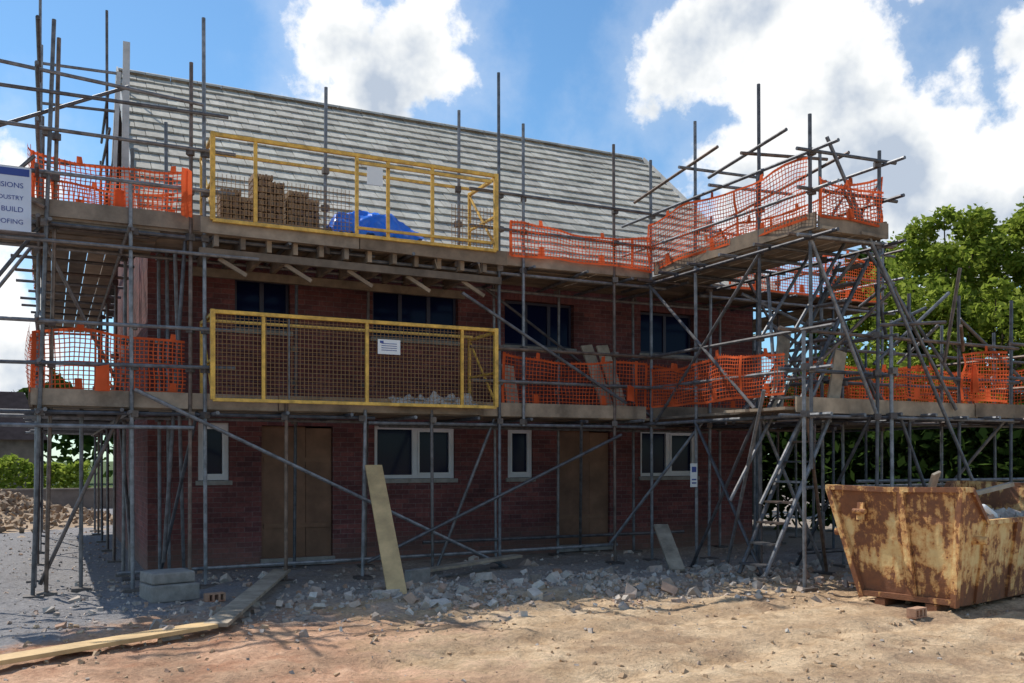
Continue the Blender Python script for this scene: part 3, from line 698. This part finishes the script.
for et,eb in ((-.02,fi-.02),(W+.02,W-ni+.02)):
    for l in (.55,1.35,2.2): k.beam(SP(l,eb,.04),SP(l,et,.90),.09,.05,(0,1,0))
    for l in (.34,3.0): k.tube(SP(l,et-.1,.74),SP(l,et+.1,.74),.045,12)
for e in (.6,W-.35): k.beam(SP(.05,e,.0),SP(LL-.05,e,.0),.12,.08)
k.tube(SP(-.08,.35,1.02),SP(-.08,.5,1.02),.03,10); k.beam(SP(-.05,.42,.92),SP(-.03,.42,1.12),.09,.03,(1,0,0))
k.done('body','skip',K)
wst=MB()
for i in range(320):
    l=U(.15,LL-.15); e=U(.1,W-.1); z=.78+.12*R()+(.25*(1-l) if l<1 else 0); wst.rock(SP(l,e,z),U(.04,.14))
wst.done('waste_rubble','stone',K)
wst=MB(); wst.beam(SP(.4,.9,.9),SP(.15,1.2,1.46),.12,.03,(0,1,0)); wst.beam(SP(.3,.2,1.1),SP(1.4,.9,1.25),.1,.03); wst.beam(SP(.9,.5,1.0),SP(2.3,1.1,1.3),.08,.05); wst.done('waste_timber','greyboard',K)
wst=MB(); wst.obox(SP(.62,1.35,1.0),Vector((.8,.3,.5)).normalized(),Vector((-.3,.8,0)).normalized(),Vector((-.4,-.1,.9)).normalized(),.16,.09,.05); wst.done('waste_red_bag','red',K,bevel=.03)
wst=MB(); wst.obox(SP(1.1,1.25,1.0),Vector((.9,.3,-.3)).normalized(),Vector((-.3,.9,0)).normalized(),Vector((.3,.1,.9)).normalized(),.22,.13,.05); wst.done('waste_white_bag','paper',K,bevel=.04)

# ------------------------------------------------------------ vegetation
def leafset(n,pf,leaf):
    V=[];F=[]
    for i in range(n):
        p=pf()
        a=Vector((random.gauss(0,1),random.gauss(0,1),random.gauss(0,.7))).normalized(); b=a.orthogonal().normalized(); b=(Matrix.Rotation(U(0,6.3),3,a)@b); s=leaf*U(.6,1.4)
        o=len(V); V+= [tuple(p-a*s),tuple(p+b*s*.5),tuple(p+a*s),tuple(p-b*s*.5)]; F.append((o,o+1,o+2,o+3))
    m=MB(); m.v=V; m.f=F; return m
def tree(name,x,y,h,cw,mat,nleaf,clumps,trunk=.18,z0=.25,leaf=.11,seed=1):
    random.seed(seed); E=empty(name)
    t=MB(); base=Vector((x,y,-.1)); top=Vector((x+U(-.3,.3),y+U(-.3,.3),h*.55)); t.tube(base,top,trunk,9,trunk*.5)
    cl=[]
    for i in range(clumps):
        a=U(0,6.28); zz=U(z0,1)**.9; rr=cw*(math.sin(math.pi*min(1,max(.0,(zz-z0)/(1.02-z0)))**.75)*.85+.15)*math.sqrt(U(.15,1))
        c=Vector((x+rr*math.cos(a),y+rr*math.sin(a),h*zz)); r=U(.3,.7)*cw*.28; cl.append((c,r))
        if i<26:
            st=base.lerp(top,U(.35,1)); mid=st.lerp(c,.5)+Vector((0,0,.15)); t.tube(st,mid,trunk*.32,6,trunk*.18); t.tube(mid,c,trunk*.18,6,.012)
    t.done('trunk_and_limbs','bark',E)
    def pf():
        c,r=random.choice(cl); d=Vector((random.gauss(0,1),random.gauss(0,1),random.gauss(0,1)*.75)).normalized()*(r*U(.35,1.0)**.5*(1.3 if R()<.15 else 1))
        return c+d
    leafset(nleaf,pf,leaf).done('foliage',mat,E)
tree('broadleaf_tree',18.0,1.0,7.3,3.0,'leafb',30000,120,seed=3,z0=.15,leaf=.08)
tree('broadleaf_tree',19.4,-.9,7.7,2.7,'leafb',24000,100,seed=4,z0=.15,leaf=.08)
tree('broadleaf_tree',18.9,3.9,7.2,2.3,'leafd',13000,80,seed=5,z0=.1,leaf=.12)
tree('broadleaf_tree',17.0,9.5,6.4,2.8,'leafd',9000,70,seed=6,z0=.1,leaf=.15)
tree('broadleaf_tree',16.8,-.8,5.2,2.2,'leafb',13000,60,seed=7,z0=.4,leaf=.075)
def mass(name,pts,h,wd,mat,n,leaf=.14,seed=1):
    random.seed(seed); cum=[(Vector(pts[i]),Vector(pts[i+1])) for i in range(len(pts)-1)]; lens=[(b-a).length for a,b in cum]
    def pf():
        a_,b_=random.choices(cum,lens)[0]; q=a_.lerp(b_,R()); hh=h*(.75+.35*noise.noise(Vector((q.x*.35,q.y*.35,seed)))+.15*noise.noise(Vector((q.x*1.3,q.y*1.3,seed))))
        z=hh*math.sqrt(R()); off=wd*random.gauss(0,.5)*(1.1-.6*z/hh); d=(b_-a_).normalized()
        return Vector((q.x-d.y*off,q.y+d.x*off,z))
    return leafset(n,pf,leaf).done(name,mat)
mass('hedge',[(13.4,4.5),(15.2,-.2),(18,-5.5),(24,-12)],3.0,.7,'leafd',28000,.13,2)
mass('shrubs',[(-9,24),(-3.4,22.5),(0,23)],2.1,.8,'leafb',6000,.11,3)
mass('distant_trees',[(-45,52),(-20,56),(6,56),(40,45),(60,15),(70,-20)],7.5,2.5,'leafd',20000,.45,4)
random.seed(11)
bw=MB(); bw.box(-20,1,20,20.25,-.1,.6); bw.box(-20.02,1.02,19.97,20.28,.6,.66); bw.done('boundary_wall','wallgrey')
N2=empty('bungalow'); b=MB(); b.box(-14,-1.9,33,41,-.1,2.6); b.done('walls','wallgrey',N2)
b=MB(); b.add([(-14.4,32.5,2.5),(-1.3,32.5,2.5),(-1.3,41.5,2.5),(-14.4,41.5,2.5),(-14.4,37,4.9),(-2.4,37,4.9)],[(0,1,5,4),(2,3,4,5),(0,4,3),(1,2,5)]); b.done('roof',mat_varied('slate',[(.035,.03,.033)],1,3,.3,0,.02,0,0,4,0),N2)
b=MB()
for x in (-12,-8.5,-5.5): b.box(x,x+1.3,32.95,32.99,.9,2.1)
b.done('windows','upvc',N2)
b=MB()
for x in (-12,-8.5,-5.5): b.box(x+.1,x+.6,32.93,32.948,1,2.0); b.box(x+.7,x+1.2,32.93,32.948,1,2.0)
b.done('panes','glass',N2)
